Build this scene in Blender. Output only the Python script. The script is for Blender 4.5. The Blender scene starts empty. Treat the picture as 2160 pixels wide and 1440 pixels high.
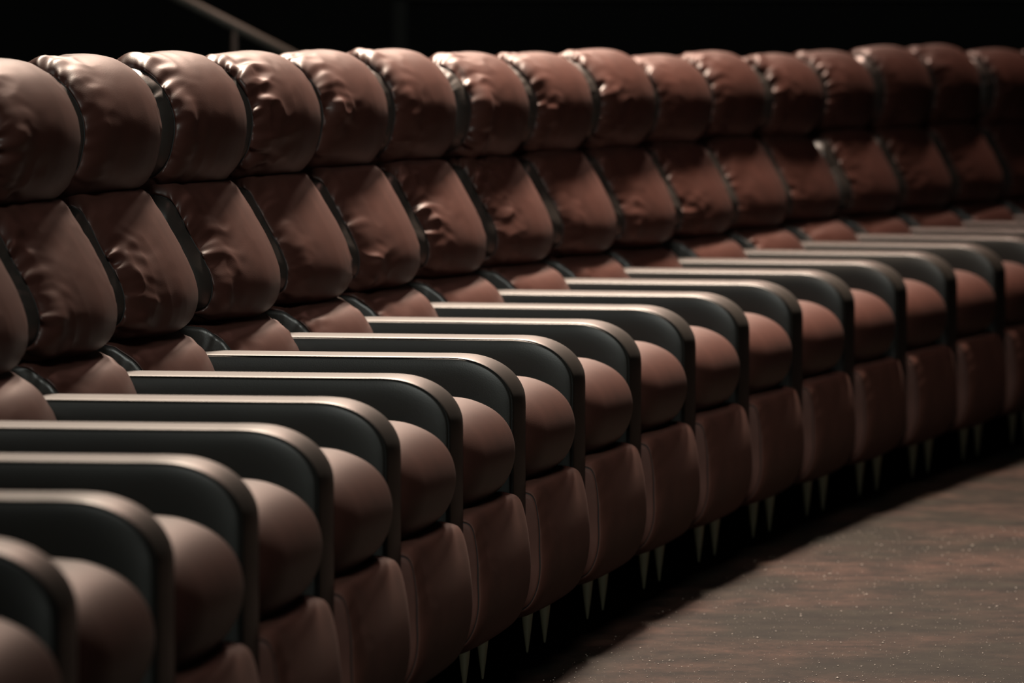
import bpy, math, random
import numpy as np
from mathutils import Vector

# ------------------------------------------------------------------ camera
scene = bpy.context.scene
col = scene.collection
cam_data = bpy.data.cameras.new('camera')
cam = bpy.data.objects.new('camera', cam_data)
col.objects.link(cam)
cam.location = (0.0, 0.0, 1.19)
cam.rotation_euler = (math.pi / 2 - 0.05584, 0, 0)
cam_data.sensor_width = 36.0
cam_data.lens = 11296.0 / 2160.0 * 36.0
cam_data.clip_end = 100
cam_data.dof.use_dof = True
cam_data.dof.focus_distance = 9.9
cam_data.dof.aperture_fstop = 5.6
scene.camera = cam

# ------------------------------------------------------------------ world, lights, exposure
world = bpy.data.worlds.new('world')
scene.world = world
world.use_nodes = True
world.node_tree.nodes['Background'].inputs[0].default_value = (0.55, 0.66, 0.7, 1)
world.node_tree.nodes['Background'].inputs[1].default_value = 0.0
scene.view_settings.view_transform = 'Standard'
scene.view_settings.look = 'None'
scene.view_settings.gamma = 1.0
scene.view_settings.use_curve_mapping = False
scene.view_settings.exposure = 0.0


def area(name, loc, target, sx, sy, power, color, spread=math.pi):
    l = bpy.data.lights.new(name, 'AREA')
    l.shape = 'RECTANGLE'
    l.size, l.size_y = sx, sy
    l.energy = power
    l.color = color
    l.spread = spread
    o = bpy.data.objects.new(name, l)
    col.objects.link(o)
    o.location = loc
    d = Vector(target) - Vector(loc)
    o.rotation_euler = d.to_track_quat('-Z', 'Y').to_euler()
    return o


main = area('downlight_main', (-0.05, 14.7, 7.8), (-0.40, 12.3, 0.8), 0.9, 2.4, 1020, (1.0, 0.81, 0.65), math.radians(72))
far = area('downlight_far', (1.5, 19.6, 7.8), (0.8, 16.0, 0.8), 0.5, 2.0, 300, (1.0, 0.66, 0.52), math.radians(85))
area('front_wash', (2.4, 15.0, 7.4), (0.1, 11.5, 0.6), 1.0, 1.6, 20, (1.0, 0.46, 0.36), math.radians(110))
area('aisle_fill', (0.2, 1.0, 7.4), (0.0, 11.8, 0.8), 1.8, 1.0, 56, (0.88, 0.92, 0.85), math.radians(50))

area('aisle_low_fill', (1.3, -1.0, 1.0), (0.2, 10.5, 0.5), 1.2, 0.5, 3.5, (0.86, 0.93, 0.84), math.radians(50))

random.seed(7)

# ------------------------------------------------------------------ row geometry
PITCH = 0.62            # distance between neighbouring armrests
DPHI = 0.01403
PHI0 = 0.09984
RAD = PITCH / DPHI
CX = -0.50772 + RAD * math.cos(PHI0)
CY = 6.18621 - RAD * math.sin(PHI0)


def row_point(i, off=0.0):
    a = PHI0 + DPHI * i
    return (CX - (RAD - off) * math.cos(a), CY + (RAD - off) * math.sin(a), a)


# ------------------------------------------------------------------ materials
def new_mat(name):
    m = bpy.data.materials.new(name)
    m.use_nodes = True
    nt = m.node_tree
    b = nt.nodes['Principled BSDF']
    return m, nt, b


def leather(name, base, rough, bump=0.15, spec=0.28):
    m, nt, b = new_mat(name)
    tc = nt.nodes.new('ShaderNodeTexCoord')
    v = nt.nodes.new('ShaderNodeTexVoronoi'); v.inputs['Scale'].default_value = 420
    n = nt.nodes.new('ShaderNodeTexNoise'); n.inputs['Scale'].default_value = 14
    n.inputs['Detail'].default_value = 5
    nt.links.new(tc.outputs['Object'], v.inputs['Vector'])
    nt.links.new(tc.outputs['Object'], n.inputs['Vector'])
    r = nt.nodes.new('ShaderNodeValToRGB')
    r.color_ramp.elements[0].position = 0.3
    r.color_ramp.elements[1].position = 0.75
    r.color_ramp.elements[0].color = tuple(c * 0.85 for c in base) + (1,)
    r.color_ramp.elements[1].color = tuple(c * 1.15 for c in base) + (1,)
    nt.links.new(n.outputs['Fac'], r.inputs['Fac'])
    nt.links.new(r.outputs['Color'], b.inputs['Base Color'])
    b.inputs['Roughness'].default_value = rough
    b.inputs['Specular IOR Level'].default_value = spec
    bp = nt.nodes.new('ShaderNodeBump')
    bp.inputs['Strength'].default_value = bump
    bp.inputs['Distance'].default_value = 0.0006
    nt.links.new(v.outputs['Distance'], bp.inputs['Height'])
    nt.links.new(bp.outputs['Normal'], b.inputs['Normal'])
    return m


def plain(name, base, rough, metallic=0.0, noise=0.15, scale=20):
    m, nt, b = new_mat(name)
    tc = nt.nodes.new('ShaderNodeTexCoord')
    n = nt.nodes.new('ShaderNodeTexNoise'); n.inputs['Scale'].default_value = scale
    nt.links.new(tc.outputs['Object'], n.inputs['Vector'])
    r = nt.nodes.new('ShaderNodeValToRGB')
    r.color_ramp.elements[0].color = tuple(c * (1 - noise) for c in base) + (1,)
    r.color_ramp.elements[1].color = tuple(c * (1 + noise) for c in base) + (1,)
    nt.links.new(n.outputs['Fac'], r.inputs['Fac'])
    nt.links.new(r.outputs['Color'], b.inputs['Base Color'])
    b.inputs['Roughness'].default_value = rough
    b.inputs['Metallic'].default_value = metallic
    return m


M_SOFT = leather('cushion_leather', (0.035, 0.0130, 0.0098), 0.47)
M_ARM = leather('armrest_leather', (0.007, 0.006, 0.0048), 0.45, 0.1, 0.36)
M_SIDE = leather('side_leather_cool_lit', (0.020, 0.0165, 0.0145), 0.42, 0.15, 0.5)  # same leather as the cushions, greyed: cool side light put into the colour
M_FOOT = leather('footrest_leather_lit', (0.066, 0.025, 0.018), 0.68, 0.1, 0.25)  # same leather, base colour raised to paint in light missing on the footrests
M_THREAD = plain('seam_thread', (0.004, 0.004, 0.004), 0.8)
M_STITCH = plain('stitching', (0.02, 0.015, 0.012), 0.8)
M_SHELL = plain('shell_black', (0.010, 0.009, 0.008), 0.7)
M_LEG = plain('leg_wood', (0.30, 0.27, 0.18), 0.6)
M_WALL = plain('wall_black', (0.006, 0.006, 0.006), 0.95)
M_TRIM = plain('trim_dark', (0.03, 0.03, 0.027), 0.8)
M_RAIL = plain('rail_steel', (0.13, 0.125, 0.11), 0.6)


def floor_material():
    m, nt, b = new_mat('worn_floor')
    tc = nt.nodes.new('ShaderNodeTexCoord')

    def noise(scale, detail, rough=0.6):
        n = nt.nodes.new('ShaderNodeTexNoise')
        n.inputs['Scale'].default_value = scale
        n.inputs['Detail'].default_value = detail
        n.inputs['Roughness'].default_value = rough
        nt.links.new(tc.outputs['Object'], n.inputs['Vector'])
        return n
    big = noise(1.6, 4)
    mid = noise(9.0, 8, 0.75)
    fine = noise(120, 4, 0.8)
    r1 = nt.nodes.new('ShaderNodeValToRGB')
    e = r1.color_ramp.elements
    e[0].position = 0.38; e[0].color = (0.0022, 0.0018, 0.0015, 1)
    e[1].position = 0.64; e[1].color = (0.0175, 0.0130, 0.0108, 1)
    nt.links.new(mid.outputs['Fac'], r1.inputs['Fac'])
    r2 = nt.nodes.new('ShaderNodeValToRGB')
    e = r2.color_ramp.elements
    e[0].position = 0.42; e[0].color = (0.42, 0.50, 0.42, 1)
    e[1].position = 0.60; e[1].color = (1.45, 1.05, 0.95, 1)
    nt.links.new(big.outputs['Fac'], r2.inputs['Fac'])
    mx = nt.nodes.new('ShaderNodeMix'); mx.data_type = 'RGBA'; mx.blend_type = 'MULTIPLY'
    mx.inputs['Factor'].default_value = 1
    nt.links.new(r1.outputs['Color'], mx.inputs[6]); nt.links.new(r2.outputs['Color'], mx.inputs[7])
    r3 = nt.nodes.new('ShaderNodeValToRGB')
    e = r3.color_ramp.elements
    e[0].position = 0.3; e[0].color = (0.35, 0.35, 0.35, 1)
    e[1].position = 0.72; e[1].color = (1.9, 1.9, 1.9, 1)
    nt.links.new(fine.outputs['Fac'], r3.inputs['Fac'])
    mx2 = nt.nodes.new('ShaderNodeMix'); mx2.data_type = 'RGBA'; mx2.blend_type = 'MULTIPLY'
    mx2.inputs['Factor'].default_value = 1
    nt.links.new(mx.outputs[2], mx2.inputs[6]); nt.links.new(r3.outputs['Color'], mx2.inputs[7])
    nt.links.new(mx2.outputs[2], b.inputs['Base Color'])
    b.inputs['Roughness'].default_value = 0.75
    b.inputs['Specular IOR Level'].default_value = 0.05
    bp = nt.nodes.new('ShaderNodeBump')
    bp.inputs['Strength'].default_value = 0.5
    bp.inputs['Distance'].default_value = 0.002
    nt.links.new(fine.outputs['Fac'], bp.inputs['Height'])
    nt.links.new(bp.outputs['Normal'], b.inputs['Normal'])
    return m


# ------------------------------------------------------------------ mesh helpers
def link_mesh(name, verts, faces, mats, parent=None, midx=None, smooth=True):
    me = bpy.data.meshes.new(name)
    me.from_pydata([tuple(v) for v in verts], [], faces)
    for m in mats:
        me.materials.append(m)
    if midx is not None:
        me.polygons.foreach_set('material_index', midx)
    me.polygons.foreach_set('use_smooth', [smooth] * len(me.polygons))
    me.update()
    o = bpy.data.objects.new(name, me)
    col.objects.link(o)
    o.parent = parent
    return o


def add_box(V, F, x0, x1, y0, y1, z0, z1, shear=0.0):
    b = len(V)
    for z in (z0, z1):
        s = shear * (z - z0)
        V += [(x0 + s, y0, z), (x1 + s, y0, z), (x1 + s, y1, z), (x0 + s, y1, z)]
    F += [(b, b + 3, b + 2, b + 1), (b + 4, b + 5, b + 6, b + 7), (b, b + 1, b + 5, b + 4),
          (b + 1, b + 2, b + 6, b + 5), (b + 2, b + 3, b + 7, b + 6), (b + 3, b, b + 4, b + 7)]


def box_obj(name, dims, mat, parent=None, bevel=0.0, shear=0.0):
    V, F = [], []
    add_box(V, F, *dims, shear=shear)
    o = link_mesh(name, V, F, [mat], parent, smooth=False)
    if bevel:
        md = o.modifiers.new('bevel', 'BEVEL'); md.width = bevel; md.segments = 3
    return o


def tube(V, F, pts, radii, n=16):
    base = len(V)
    for k, p in enumerate(pts):
        p = Vector(p)
        t = (Vector(pts[min(k + 1, len(pts) - 1)]) - Vector(pts[max(k - 1, 0)])).normalized()
        ref = Vector((0, 1, 0)) if abs(t.y) < 0.9 else Vector((1, 0, 0))
        a = t.cross(ref).normalized(); b = t.cross(a)
        for j in range(n):
            q = 2 * math.pi * j / n
            V.append(tuple(p + radii[k] * (math.cos(q) * a + math.sin(q) * b)))
    for k in range(len(pts) - 1):
        for j in range(n):
            j2 = (j + 1) % n
            F.append((base + k * n + j, base + k * n + j2, base + (k + 1) * n + j2, base + (k + 1) * n + j))
    F.append(tuple(base + j for j in reversed(range(n))))
    F.append(tuple(base + (len(pts) - 1) * n + j for j in range(n)))


def closed_spline(ctrl, n):
    P = np.array(ctrl, float)
    m = len(P)
    out = []
    for i in range(m):
        p0, p1, p2, p3 = P[(i - 1) % m], P[i], P[(i + 1) % m], P[(i + 2) % m]
        t = np.linspace(0, 1, 24, endpoint=False)[:, None]
        out.append(0.5 * ((2 * p1) + (-p0 + p2) * t + (2 * p0 - 5 * p1 + 4 * p2 - p3) * t ** 2
                          + (-p0 + 3 * p1 - 3 * p2 + p3) * t ** 3))
    Q = np.concatenate(out)
    Q2 = np.vstack([Q, Q[:1]])
    d = np.concatenate([[0], np.cumsum(np.linalg.norm(np.diff(Q2, axis=0), axis=1))])
    s = np.linspace(0, d[-1], n, endpoint=False)
    R = np.stack([np.interp(s, d, Q2[:, 0]), np.interp(s, d, Q2[:, 1])], 1)
    tan = np.roll(R, -1, 0) - np.roll(R, 1, 0)
    tan /= np.linalg.norm(tan, axis=1)[:, None]
    nor = np.stack([tan[:, 1], -tan[:, 0]], 1)
    c = R.mean(0)
    if ((R - c) * nor).sum() < 0:
        nor = -nor
    return R, nor, s, d[-1]


class Noise2:
    """smooth periodic-in-u value noise on a lattice"""
    def __init__(self, rng, nu, nv=64):
        self.g = rng.uniform(-1, 1, (nu, nv)); self.nu = nu; self.nv = nv

    def __call__(self, u, v):
        iu = np.floor(u).astype(int); iv = np.floor(v).astype(int)
        fu = u - iu; fv = v - iv
        fu = fu * fu * (3 - 2 * fu); fv = fv * fv * (3 - 2 * fv)
        g = self.g
        a = g[iu % self.nu, iv % self.nv]; b = g[(iu + 1) % self.nu, iv % self.nv]
        c = g[iu % self.nu, (iv + 1) % self.nv]; d = g[(iu + 1) % self.nu, (iv + 1) % self.nv]
        return (a * (1 - fu) + b * fu) * (1 - fv) + (c * (1 - fu) + d * fu) * fv


def cushion(name, prof, W, inset, shoulder, crown, side_puff, puff_d, mats, parent, nu=120, nsh=9, nmid=7,
            nside=9, wr=0.0, wr_len=0.05, seed=0, stitch=False, seam_w=0.0012, yc=0.0, fold=0.0, bias=0.0,
            seam_on=True, tilt=0.0, bow=0.0, side_slot=False):
    """stuffed upholstery: side panel, sewn seam, rounded shoulder and crowned middle; profile lies in x-z"""
    R, N, S, L = closed_spline(prof, nu)
    rng = np.random.default_rng(seed)
    c = np.array([(R[:, 0].min() + R[:, 0].max()) / 2, (R[:, 1].min() + R[:, 1].max()) / 2])
    rad = R - c
    rl = np.linalg.norm(rad, axis=1)
    dirr = rad / rl[:, None]
    half = W / 2
    # stations from the near side's centre to its seam, over the shoulder, to the middle
    st = []   # kind, value
    for k in range(1, nside + 1):
        t = (k / nside)
        t = 1 - (1 - t) ** 2.2
        if k < nside:
            st.append(('side', t))
    st.append(('seam', -1.0)); st.append(('seam', 0.0)); st.append(('seam', 1.0))
    for k in range(1, nsh + 1):
        st.append(('sh', k / nsh))
    if stitch:
        # two close rows carrying the stitches
        st = [s for s in st if s[0] != 'sh']
        for q in (0.12, 0.24, 0.36, 0.40, 0.48, 0.6, 0.75, 0.88, 1.0):
            st.append(('sh', q))
    for k in range(1, nmid + 1):
        st.append(('mid', k / nmid))
    rows = []
    wn = Noise2(rng, max(4, int(L / 0.017))); wn2 = Noise2(rng, max(4, int(L / 0.042))); wn3 = Noise2(rng, max(3, int(L / 0.10)))
    inner = half - shoulder

    def wrinkle(dist, side):
        """displacement for rows at distance dist from the seam"""
        if wr == 0:
            return np.zeros(nu)
        u = S / L
        sft = 7.3 * side
        a = wn(u * wn.nu + 0.35 * np.sin(dist * 40 + side), np.full(nu, dist / 0.045 + 3 + sft))
        b = wn2(u * wn2.nu + dist * 4, np.full(nu, dist / 0.06 + 9 + sft))
        b = (np.abs(b) * -2 + 0.6)
        cc = wn3(u * wn3.nu, np.full(nu, dist / 0.08 + 20 + sft))
        mod = np.clip(0.55 + 0.9 * wn3(u * wn3.nu, np.full(nu, 40.5 + sft)), 0.3, 1.4)
        env = (dist / wr_len) * math.exp(1 - dist / wr_len) if dist > 0 else 0.0
        env1 = math.exp(-dist / (wr_len * 1.15)) * min(1, dist / 0.006 + 0.25)
        k = 1.0 if side != 1 else 0.35
        return k * wr * mod * (1.7 * a * env1 + 0.5 * b * env) + k * fold * cc * math.exp(-((dist - 0.045) / 0.035) ** 2)

    def make_row(kind, val, sgn):
        y = np.full(nu, half)
        P = R - dirr * inset
        if kind == 'side':
            t = val
            rin = rl - inset
            P = c + dirr * (rin * t)[:, None]
            dist = rin * (1 - t)
            y = half + side_puff * (1 - np.exp(-dist / puff_d)) * 1.0
            if wr:
                w = wrinkle(float(dist.mean()), 2 + sgn)
                y = y + w * 0.9 * np.exp(-dist / 0.05)
        elif kind == 'seam':
            P = R - dirr * (inset + (0.0 if val >= 0 else seam_w))
            y = np.full(nu, half - (0.0025 if val == 0 else 0.0012 + (seam_w if val > 0 else 0)))
            if val == 1.0:
                P = R - dirr * (inset - seam_w * 0.8)
        elif kind == 'sh':
            a = val * math.pi / 2
            P = R - dirr * (inset * (1 - math.sin(a)))
            y = np.full(nu, half - shoulder * (1 - math.cos(a)))
            dist = val * (inset + shoulder) * 0.75
            w = wrinkle(dist, sgn)
            P = P + N * (w * math.sin(a) ** 0.5 + crown * (1 - (y / half) ** 2))[:, None]
            y = y + w * math.cos(a)
        else:
            y = np.full(nu, inner * (1 - val))
            P = R + N * (crown * (1 - (y[0] / half) ** 2))
            dist = (inset + shoulder) * 0.75 + (inner - y[0])
            w = wrinkle(dist, sgn)
            P = P + N * w[:, None]
        return P, y

    allrows = []
    marks = []
    for (k, v) in st:
        P, y = make_row(k, v, -1)
        allrows.append((P, -y)); marks.append((k, v))
    for (k, v) in reversed(st[:-1]):
        P, y = make_row(k, v, 1)
        allrows.append((P, y)); marks.append((k, v))
    # both sides' wrinkles at the middle is not needed: amplitude there is nil
    V = []
    zg = np.linspace(R[:, 1].min(), R[:, 1].max(), 50)
    xf = np.array([R[np.abs(R[:, 1] - z) < .012, 0].max() for z in zg])
    xf = np.convolve(np.pad(xf, 3, mode='edge'), np.ones(7) / 7, 'valid')
    xmin = R[:, 0].min()
    for P, y in allrows:
        if bow:
            t = np.minimum(1, np.abs(y) / half) ** 1.6
            fr = np.clip((P[:, 0] - xmin) / (np.interp(P[:, 1], zg, xf) - xmin), 0, 1)
            zc = (P[:, 1] - c[1])
            P = np.stack([P[:, 0] - bow * t * fr ** 1.3, P[:, 1] - zc * 0.075 * t], 1)
        if tilt:
            P = P + np.stack([tilt * y, np.zeros(nu)], 1)
        V.append(np.stack([P[:, 0], y + yc, P[:, 1]], 1))
    V = np.concatenate(V)
    nr = len(allrows)
    F, MI = [], []
    for r in range(nr - 1):
        ka, kb = marks[r], marks[r + 1]
        seam = ka[0] == 'seam' and kb[0] == 'seam' and seam_on
        stch = stitch and {ka[1], kb[1]} == {0.36, 0.40} and ka[0] == 'sh' and kb[0] == 'sh'
        for j in range(nu):
            j2 = (j + 1) % nu
            F.append((r * nu + j, r * nu + j2, (r + 1) * nu + j2, (r + 1) * nu + j))
            gus = side_slot and 'side' in (ka[0], kb[0])
            MI.append(1 if seam else (2 if (gus or (stch and j % 2 == 0)) else 0))
    c0 = len(V)
    yn = half + side_puff
    V = np.vstack([V, [[c[0], -yn + yc, c[1]], [c[0], yn + yc, c[1]]]])
    for j in range(nu):
        j2 = (j + 1) % nu
        F.append((c0, j2, j)); MI.append(2 if side_slot else 0)
        F.append((c0 + 1, (nr - 1) * nu + j, (nr - 1) * nu + j2)); MI.append(2 if side_slot else 0)
    # orientation: make the normals point outwards
    a = V[F[len(F) // 2][0]]
    me_faces = F
    o = link_mesh(name, V, me_faces, mats, parent, MI)
    import bmesh
    bm = bmesh.new(); bm.from_mesh(o.data); bmesh.ops.recalc_face_normals(bm, faces=bm.faces); bm.to_mesh(o.data); bm.free()
    return o


# ------------------------------------------------------------------ chair profiles (x forward, z up; x = 0 is the armrest front)
def head_prof(dx, dz):
    P = [(-.003, 1.035), (-.006, .995), (-.023, .945), (-.062, .908), (-.13, .90), (-.21, .915), (-.245, .98), (-.24, 1.06),
         (-.20, 1.125), (-.15, 1.158), (-.10, 1.158), (-.060, 1.138), (-.030, 1.107), (-.012, 1.073)]
    k = 1 + dz / .26
    return [(x - .667 + dx, .90 + (z - .90) * k) for x, z in P]


def lum_prof(dx):
    P = [(-.165, .932), (-.105, .925), (-.078, .895), (-.045, .84), (-.017, .785), (-.001, .735), (-.003, .695), (-.022, .667),
         (-.07, .655), (-.14, .655), (-.20, .67), (-.225, .74), (-.225, .84), (-.21, .905)]
    return [(x - .604 + dx, z) for x, z in P]


def low_prof(dx):
    P = [(-.70, .668), (-.63, .668), (-.602, .655), (-.573, .635), (-.553, .608), (-.538, .57), (-.532, .52), (-.55, .475),
         (-.62, .46), (-.72, .46), (-.77, .50), (-.78, .58), (-.76, .64)]
    return [(x + dx, z) for x, z in P]


SEAT = [(-.56, .492), (-.40, .519), (-.25, .534), (-.165, .540), (-.10, .539), (-.060, .533), (-.022, .515), (.003, .487),
        (.013, .450), (.007, .414), (-.012, .385), (-.045, .365), (-.12, .357), (-.30, .37), (-.48, .38), (-.56, .41)]
FOOT = [(-.024, .366), (.000, .366), (.018, .355), (.030, .315), (.038, .26), (.038, .21), (.028, .165), (.008, .13), (-.02, .116),
        (-.05, .118), (-.068, .14), (-.07, .22), (-.068, .30), (-.055, .354)]


def rounded_rect(x0, x1, z0, z1, rs, slope=0.0):
    """corner radii order: front top, front bottom, back bottom, back top"""
    pts = []
    cs = [(x1 - rs[0], z1 - rs[0], rs[0], 90, 0), (x1 - rs[1], z0 + rs[1], rs[1], 0, -90),
          (x0 + rs[2], z0 + rs[2], rs[2], -90, -180), (x0 + rs[3], z1 - rs[3], rs[3], 180, 90)]
    for (cx, cz, r, a0, a1) in cs:
        for k in range(7):
            a = math.radians(a0 + (a1 - a0) * k / 6)
            pts.append((cx + r * math.cos(a), cz + r * math.sin(a)))
    pts[:7] = [(x, z1 - (z1 - z) * .74) for x, z in pts[:7]]
    out = []
    n = len(pts)
    for i in range(n):
        p, q = pts[i], pts[(i + 1) % n]
        d = math.hypot(q[0] - p[0], q[1] - p[1])
        m = max(1, int(d / 0.05))
        for k in range(m):
            out.append((p[0] + (q[0] - p[0]) * k / m, p[1] + (q[1] - p[1]) * k / m))
    return [(x, z - slope * (x - x0) * (z - z0) / (z1 - z0)) for x, z in out]


ARM = rounded_rect(-.70, 0.0, .14, .6115, (.115, .03, .03, .03), slope=0.0)

# ------------------------------------------------------------------ measured differences between neighbours
arm_r = {0: 12, 1: -2, 2: -8, 3: -8, 4: -2, 5: 5, 6: 4, 7: 3, 8: 5, 9: 6, 10: 5, 11: 2, 12: -1, 13: -7, 14: -10, 15: -11}
head_r = dict(zip(range(4, 19), [-6, 6, -4, 1, 12, 11, -6, -8, -10, -5, 6, -1, 4, -3, 3]))
head_z = dict(zip(range(4, 19), [-8, 0, 5, 4, 5, 6, -2, -3, 3, -10, -3, -9, -3, 7, 9]))
lum_r = dict(zip(range(3, 16), [-8, -4, 5, -5, 1, 4, 5, 1, -4, -3, 0, 4, 10]))
low_r = dict(zip(range(3, 13), [-12, 4, 14, -3, -7, 2, 1, -6, -2, 10]))


def px2m(i):
    return (6.18 + i * .615) / 11296.0


def chair_part_offsets(i):
    k = px2m(i)
    c = -arm_r.get(i, -11 if i > 15 else 10) * k
    h = -head_r.get(i, 0) * k - c if i in head_r else 0
    l = -lum_r.get(i, 0) * k - c if i in lum_r else 0
    w = -low_r.get(i, 0) * k - c if i in low_r else 0
    if i > 15:
        l = -.012
    return c, h, head_z.get(i, 0) * k, l, w


FIRST, LAST = -1, 22
first_visible_head = 4


def chair_label(i):
    ordw = ['first', 'second', 'third', 'fourth', 'fifth', 'sixth', 'seventh', 'eighth', 'ninth', 'tenth', 'eleventh',
            'twelfth', 'thirteenth', 'fourteenth', 'fifteenth', 'sixteenth']
    if i == -1:
        return 'brown leather recliner nearest the camera, only its seat edge in the bottom left corner'
    if i == 0:
        return 'blurred brown leather recliner beside the nearest rounded armrest in the lower left corner'
    if i == 1:
        return 'blurred leather recliner at the lower left, its footrest cut by the bottom edge'
    if i == 2:
        return 'blurred leather recliner lower left, third armrest from the left edge at its near side'
    if i == 3:
        return 'leather recliner at the left edge, its cut-off middle cushion leftmost in its row'
    if 4 <= i <= 18:
        return 'brown leather recliner whose headrest is %s from the left in the top row' % ordw[i - 4]
    return {19: 'blurred dim recliner at the right edge, farthest headrest still partly in view',
            20: 'far recliner beyond the right edge, only its armrest end and cushions showing',
            21: 'very far dim recliner second to last of the row at the right edge',
            22: 'very far dim recliner, last of the row at the right edge'}[i]


SEATS, FEET, ARMS, BASES, SHELLS = [], [], [], [], []


def share(src, name, parent):
    o = src.copy()
    o.name = name
    col.objects.link(o)
    o.parent = parent
    return o


def make_leg(x, y, parent):
    V, F = [], []
    n = 20
    pts = [(x, y, 0.0), (x, y, .002), (x, y, .04), (x, y, .09), (x, y, .135)]
    tube(V, F, pts, [.0012, .0022, .0075, .013, .019], n)
    return link_mesh('leg', V, F, [M_LEG], parent)


leg_src = {}
for i in range(FIRST, LAST + 1):
    c, dh, dhz, dl, dw = chair_part_offsets(i)
    x, y, a = row_point(i + .5, c)
    root = bpy.data.objects.new('recliner_chair', None)
    root.empty_display_size = 0.2
    col.objects.link(root)
    root.location = (x, y, 0)
    root.rotation_euler = (0, 0, -a)
    root['label'] = chair_label(i)
    root['category'] = 'chair'
    root['group'] = 'recliners in the curved row'
    rs = random.Random(100 + i)
    fine = 1.0 if 3 <= i <= 12 else 0.7
    mats = [M_SOFT, M_THREAD, M_SIDE]
    deep = {6: .010, 9: .012, 10: .014, 4: .006, 5: .006}.get(i, rs.uniform(.003, .009))
    cushion('headrest', head_prof(dh + .047, dhz + .008), .500, .024, .050, 0, .050, .02, mats, root,
            nu=int(230 * fine), nsh=14, nmid=int(34 * fine), nside=14, wr=.0085, wr_len=.045, bow=.036, side_slot=True, seed=11 + i * 7, fold=deep)
    cushion('lumbar_cushion', lum_prof(dl + .047), .500, .022, .050, 0, .050, .02, mats, root,
            nu=int(230 * fine), nsh=14, nmid=int(34 * fine), nside=14, wr=.0085, wr_len=.045, bow=.036, side_slot=True, seed=411 + i * 13, fold=rs.uniform(.002, .008))
    cushion('lower_back_cushion', low_prof(dw + .030), .472, .008, .020, 0, .004, .03, mats, root,
            nu=int(180 * fine), nsh=6, nmid=int(26 * fine), nside=6, wr=.0065, wr_len=.035, bow=.040, side_slot=True, seed=811 + i * 5, fold=.004)
    if not SEATS:
        SEATS.append(cushion('seat_cushion', SEAT, .476, .026, .10, .012, .004, .02, mats, root, nu=150, nsh=12, nmid=8,
                             nside=6, wr=.0012, wr_len=.04, seed=5))
        FEET.append(cushion('footrest', FOOT, .486, .014, .05, .004, .005, .02, [M_FOOT, M_THREAD], root, nu=140, nsh=10, nmid=8,
                            nside=6, wr=.0012, wr_len=.05, seed=9))
        ARMS.append(cushion('armrest', ARM, .126, .0025, .008, .0035, .010, .022, [M_ARM, M_THREAD, M_STITCH], root,
                            nu=520, nsh=8, nmid=4, nside=14, yc=-.31, stitch=True, seam_w=.0013))
        BASES.append(box_obj('base_frame', (-.66, -.075, -.235, .235, .125, .38), M_SHELL, root, .01))
        SHELLS.append(box_obj('backrest_shell', (-.80, -.765, -.285, .285, .13, 1.06), M_SHELL, root, .012, shear=-.09))
        for (lx, ly) in ((-.087, -.223), (-.087, .223), (-.60, -.223), (-.60, .223)):
            leg_src[(lx, ly)] = make_leg(lx, ly, root)
    else:
        share(SEATS[0], 'seat_cushion', root)
        share(FEET[0], 'footrest', root)
        share(ARMS[0], 'armrest', root)
        share(BASES[0], 'base_frame', root)
        share(SHELLS[0], 'backrest_shell', root)
        for s in leg_src.values():
            share(s, 'leg', root)


# ------------------------------------------------------------------ setting
def structure(name, dims, mat):
    o = box_obj(name, dims, mat)
    o['kind'] = 'structure'
    return o


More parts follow.
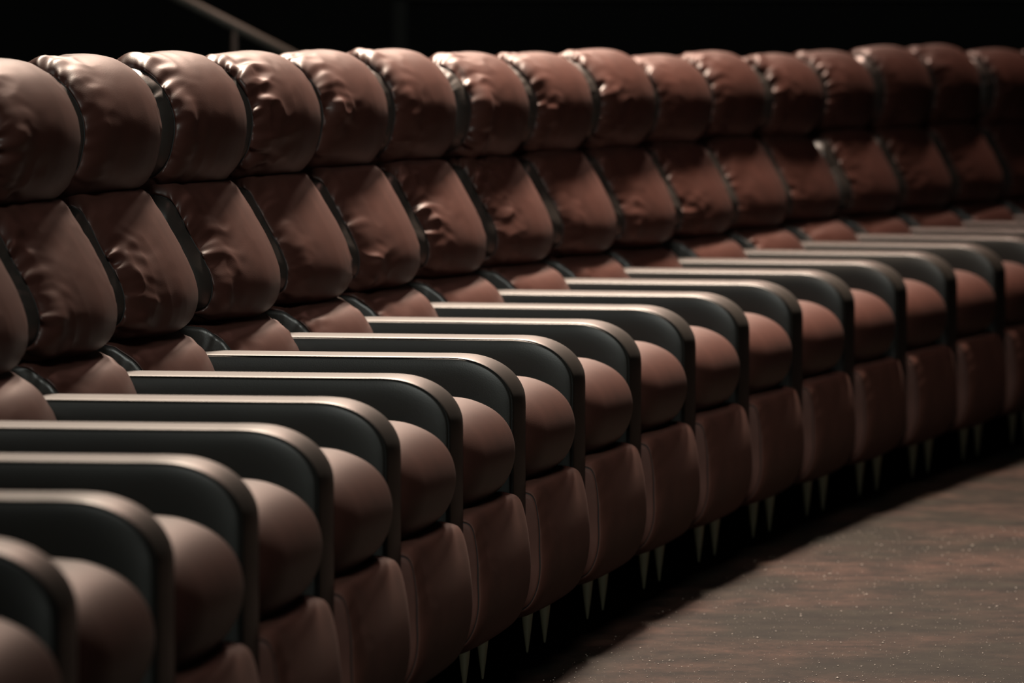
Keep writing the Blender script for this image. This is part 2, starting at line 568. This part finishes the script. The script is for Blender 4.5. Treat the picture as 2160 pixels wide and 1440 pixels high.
structure('floor', (-6, 9, -3, 24.2, -.1, 0), floor_material())
structure('ceiling', (-6, 9, -3, 24.2, 8.0, 8.1), M_WALL)
structure('wall_back', (-6, 9, 24, 24.2, 0, 8.0), M_WALL)
structure('wall_left', (-6.2, -6, -3, 24.2, 0, 8.0), M_WALL)
structure('wall_right', (9, 9.2, -3, 24.2, 0, 8.0), M_WALL)
structure('wall_front', (-6, 9, -3.2, -3, 0, 8.0), M_WALL)
structure('trim_1', (-.53, -.47, 23.95, 24.0, 0, 1.44), M_TRIM)
structure('trim_2', (-.53, 6.0, 23.95, 24.0, 1.38, 1.44), M_TRIM)

# handrail of the side stairs, far behind the row
rail_root = bpy.data.objects.new('handrail', None)
col.objects.link(rail_root)
rail_root['label'] = 'grey sloping metal stair handrail in the dark behind the headrests'
rail_root['category'] = 'handrail'
YR = 19.5
kx = YR / 11296.0


def rp(px, py):
    return ((px - 1080) * kx, YR, 1.19 + (89 - py) * kx)


rail_root.location = (rp(497, 0)[0], YR, 0)
inv = Vector(rail_root.location)
V, F = [], []
p0, p1 = Vector(rp(200, -95)), Vector(rp(760, 190))
tube(V, F, [p0 - inv, p1 - inv], [.019, .019], 20)
link_mesh('rail', V, F, [M_RAIL], rail_root)
for px in (497, 740):
    t = (px - 200) / 560
    top = p0.lerp(p1, t)
    V, F = [], []
    tube(V, F, [(top.x - inv.x, 0, 0), (top.x - inv.x, 0, top.z)], [.014, .014], 16)
    link_mesh('post', V, F, [M_TRIM], rail_root)

# pale crumbs and dust lying on the worn floor
rng = random.Random(3)
V, F = [], []
ico = [(0, 0, 1), (.9, 0, .3), (.28, .86, .3), (-.73, .53, .3), (-.73, -.53, .3), (.28, -.86, .3), (0, 0, -.2)]
for k in range(2600):
    yy = 9.9 + 3.2 * rng.random() ** 1.6
    xr = row_point((yy - 6.18) / .61, 0)[0]
    xx = xr + .02 + rng.random() * (1080 * yy / 11296 + .1 - xr)
    r = rng.choice([.0005, .0006, .0007, .0009, .0012, .0019]) * rng.uniform(.7, 1.2)
    sx = rng.uniform(.8, 2.6) if rng.random() < .3 else 1
    b = len(V)
    for (px, py, pz) in ico:
        V.append((xx + px * r * sx, yy + py * r, max(pz, -.1) * r + .1 * r))
    for j in range(5):
        F.append((b, b + 1 + j, b + 1 + (j + 1) % 5))
        F.append((b + 6, b + 1 + (j + 1) % 5, b + 1 + j))
dust = link_mesh('dust_specks', V, F, [plain('dust', (0.21, 0.18, 0.155), .6)], None)
dust['label'] = 'pale specks of dust and crumbs scattered over the worn dark floor'
dust['category'] = 'dust'
dust['kind'] = 'stuff'
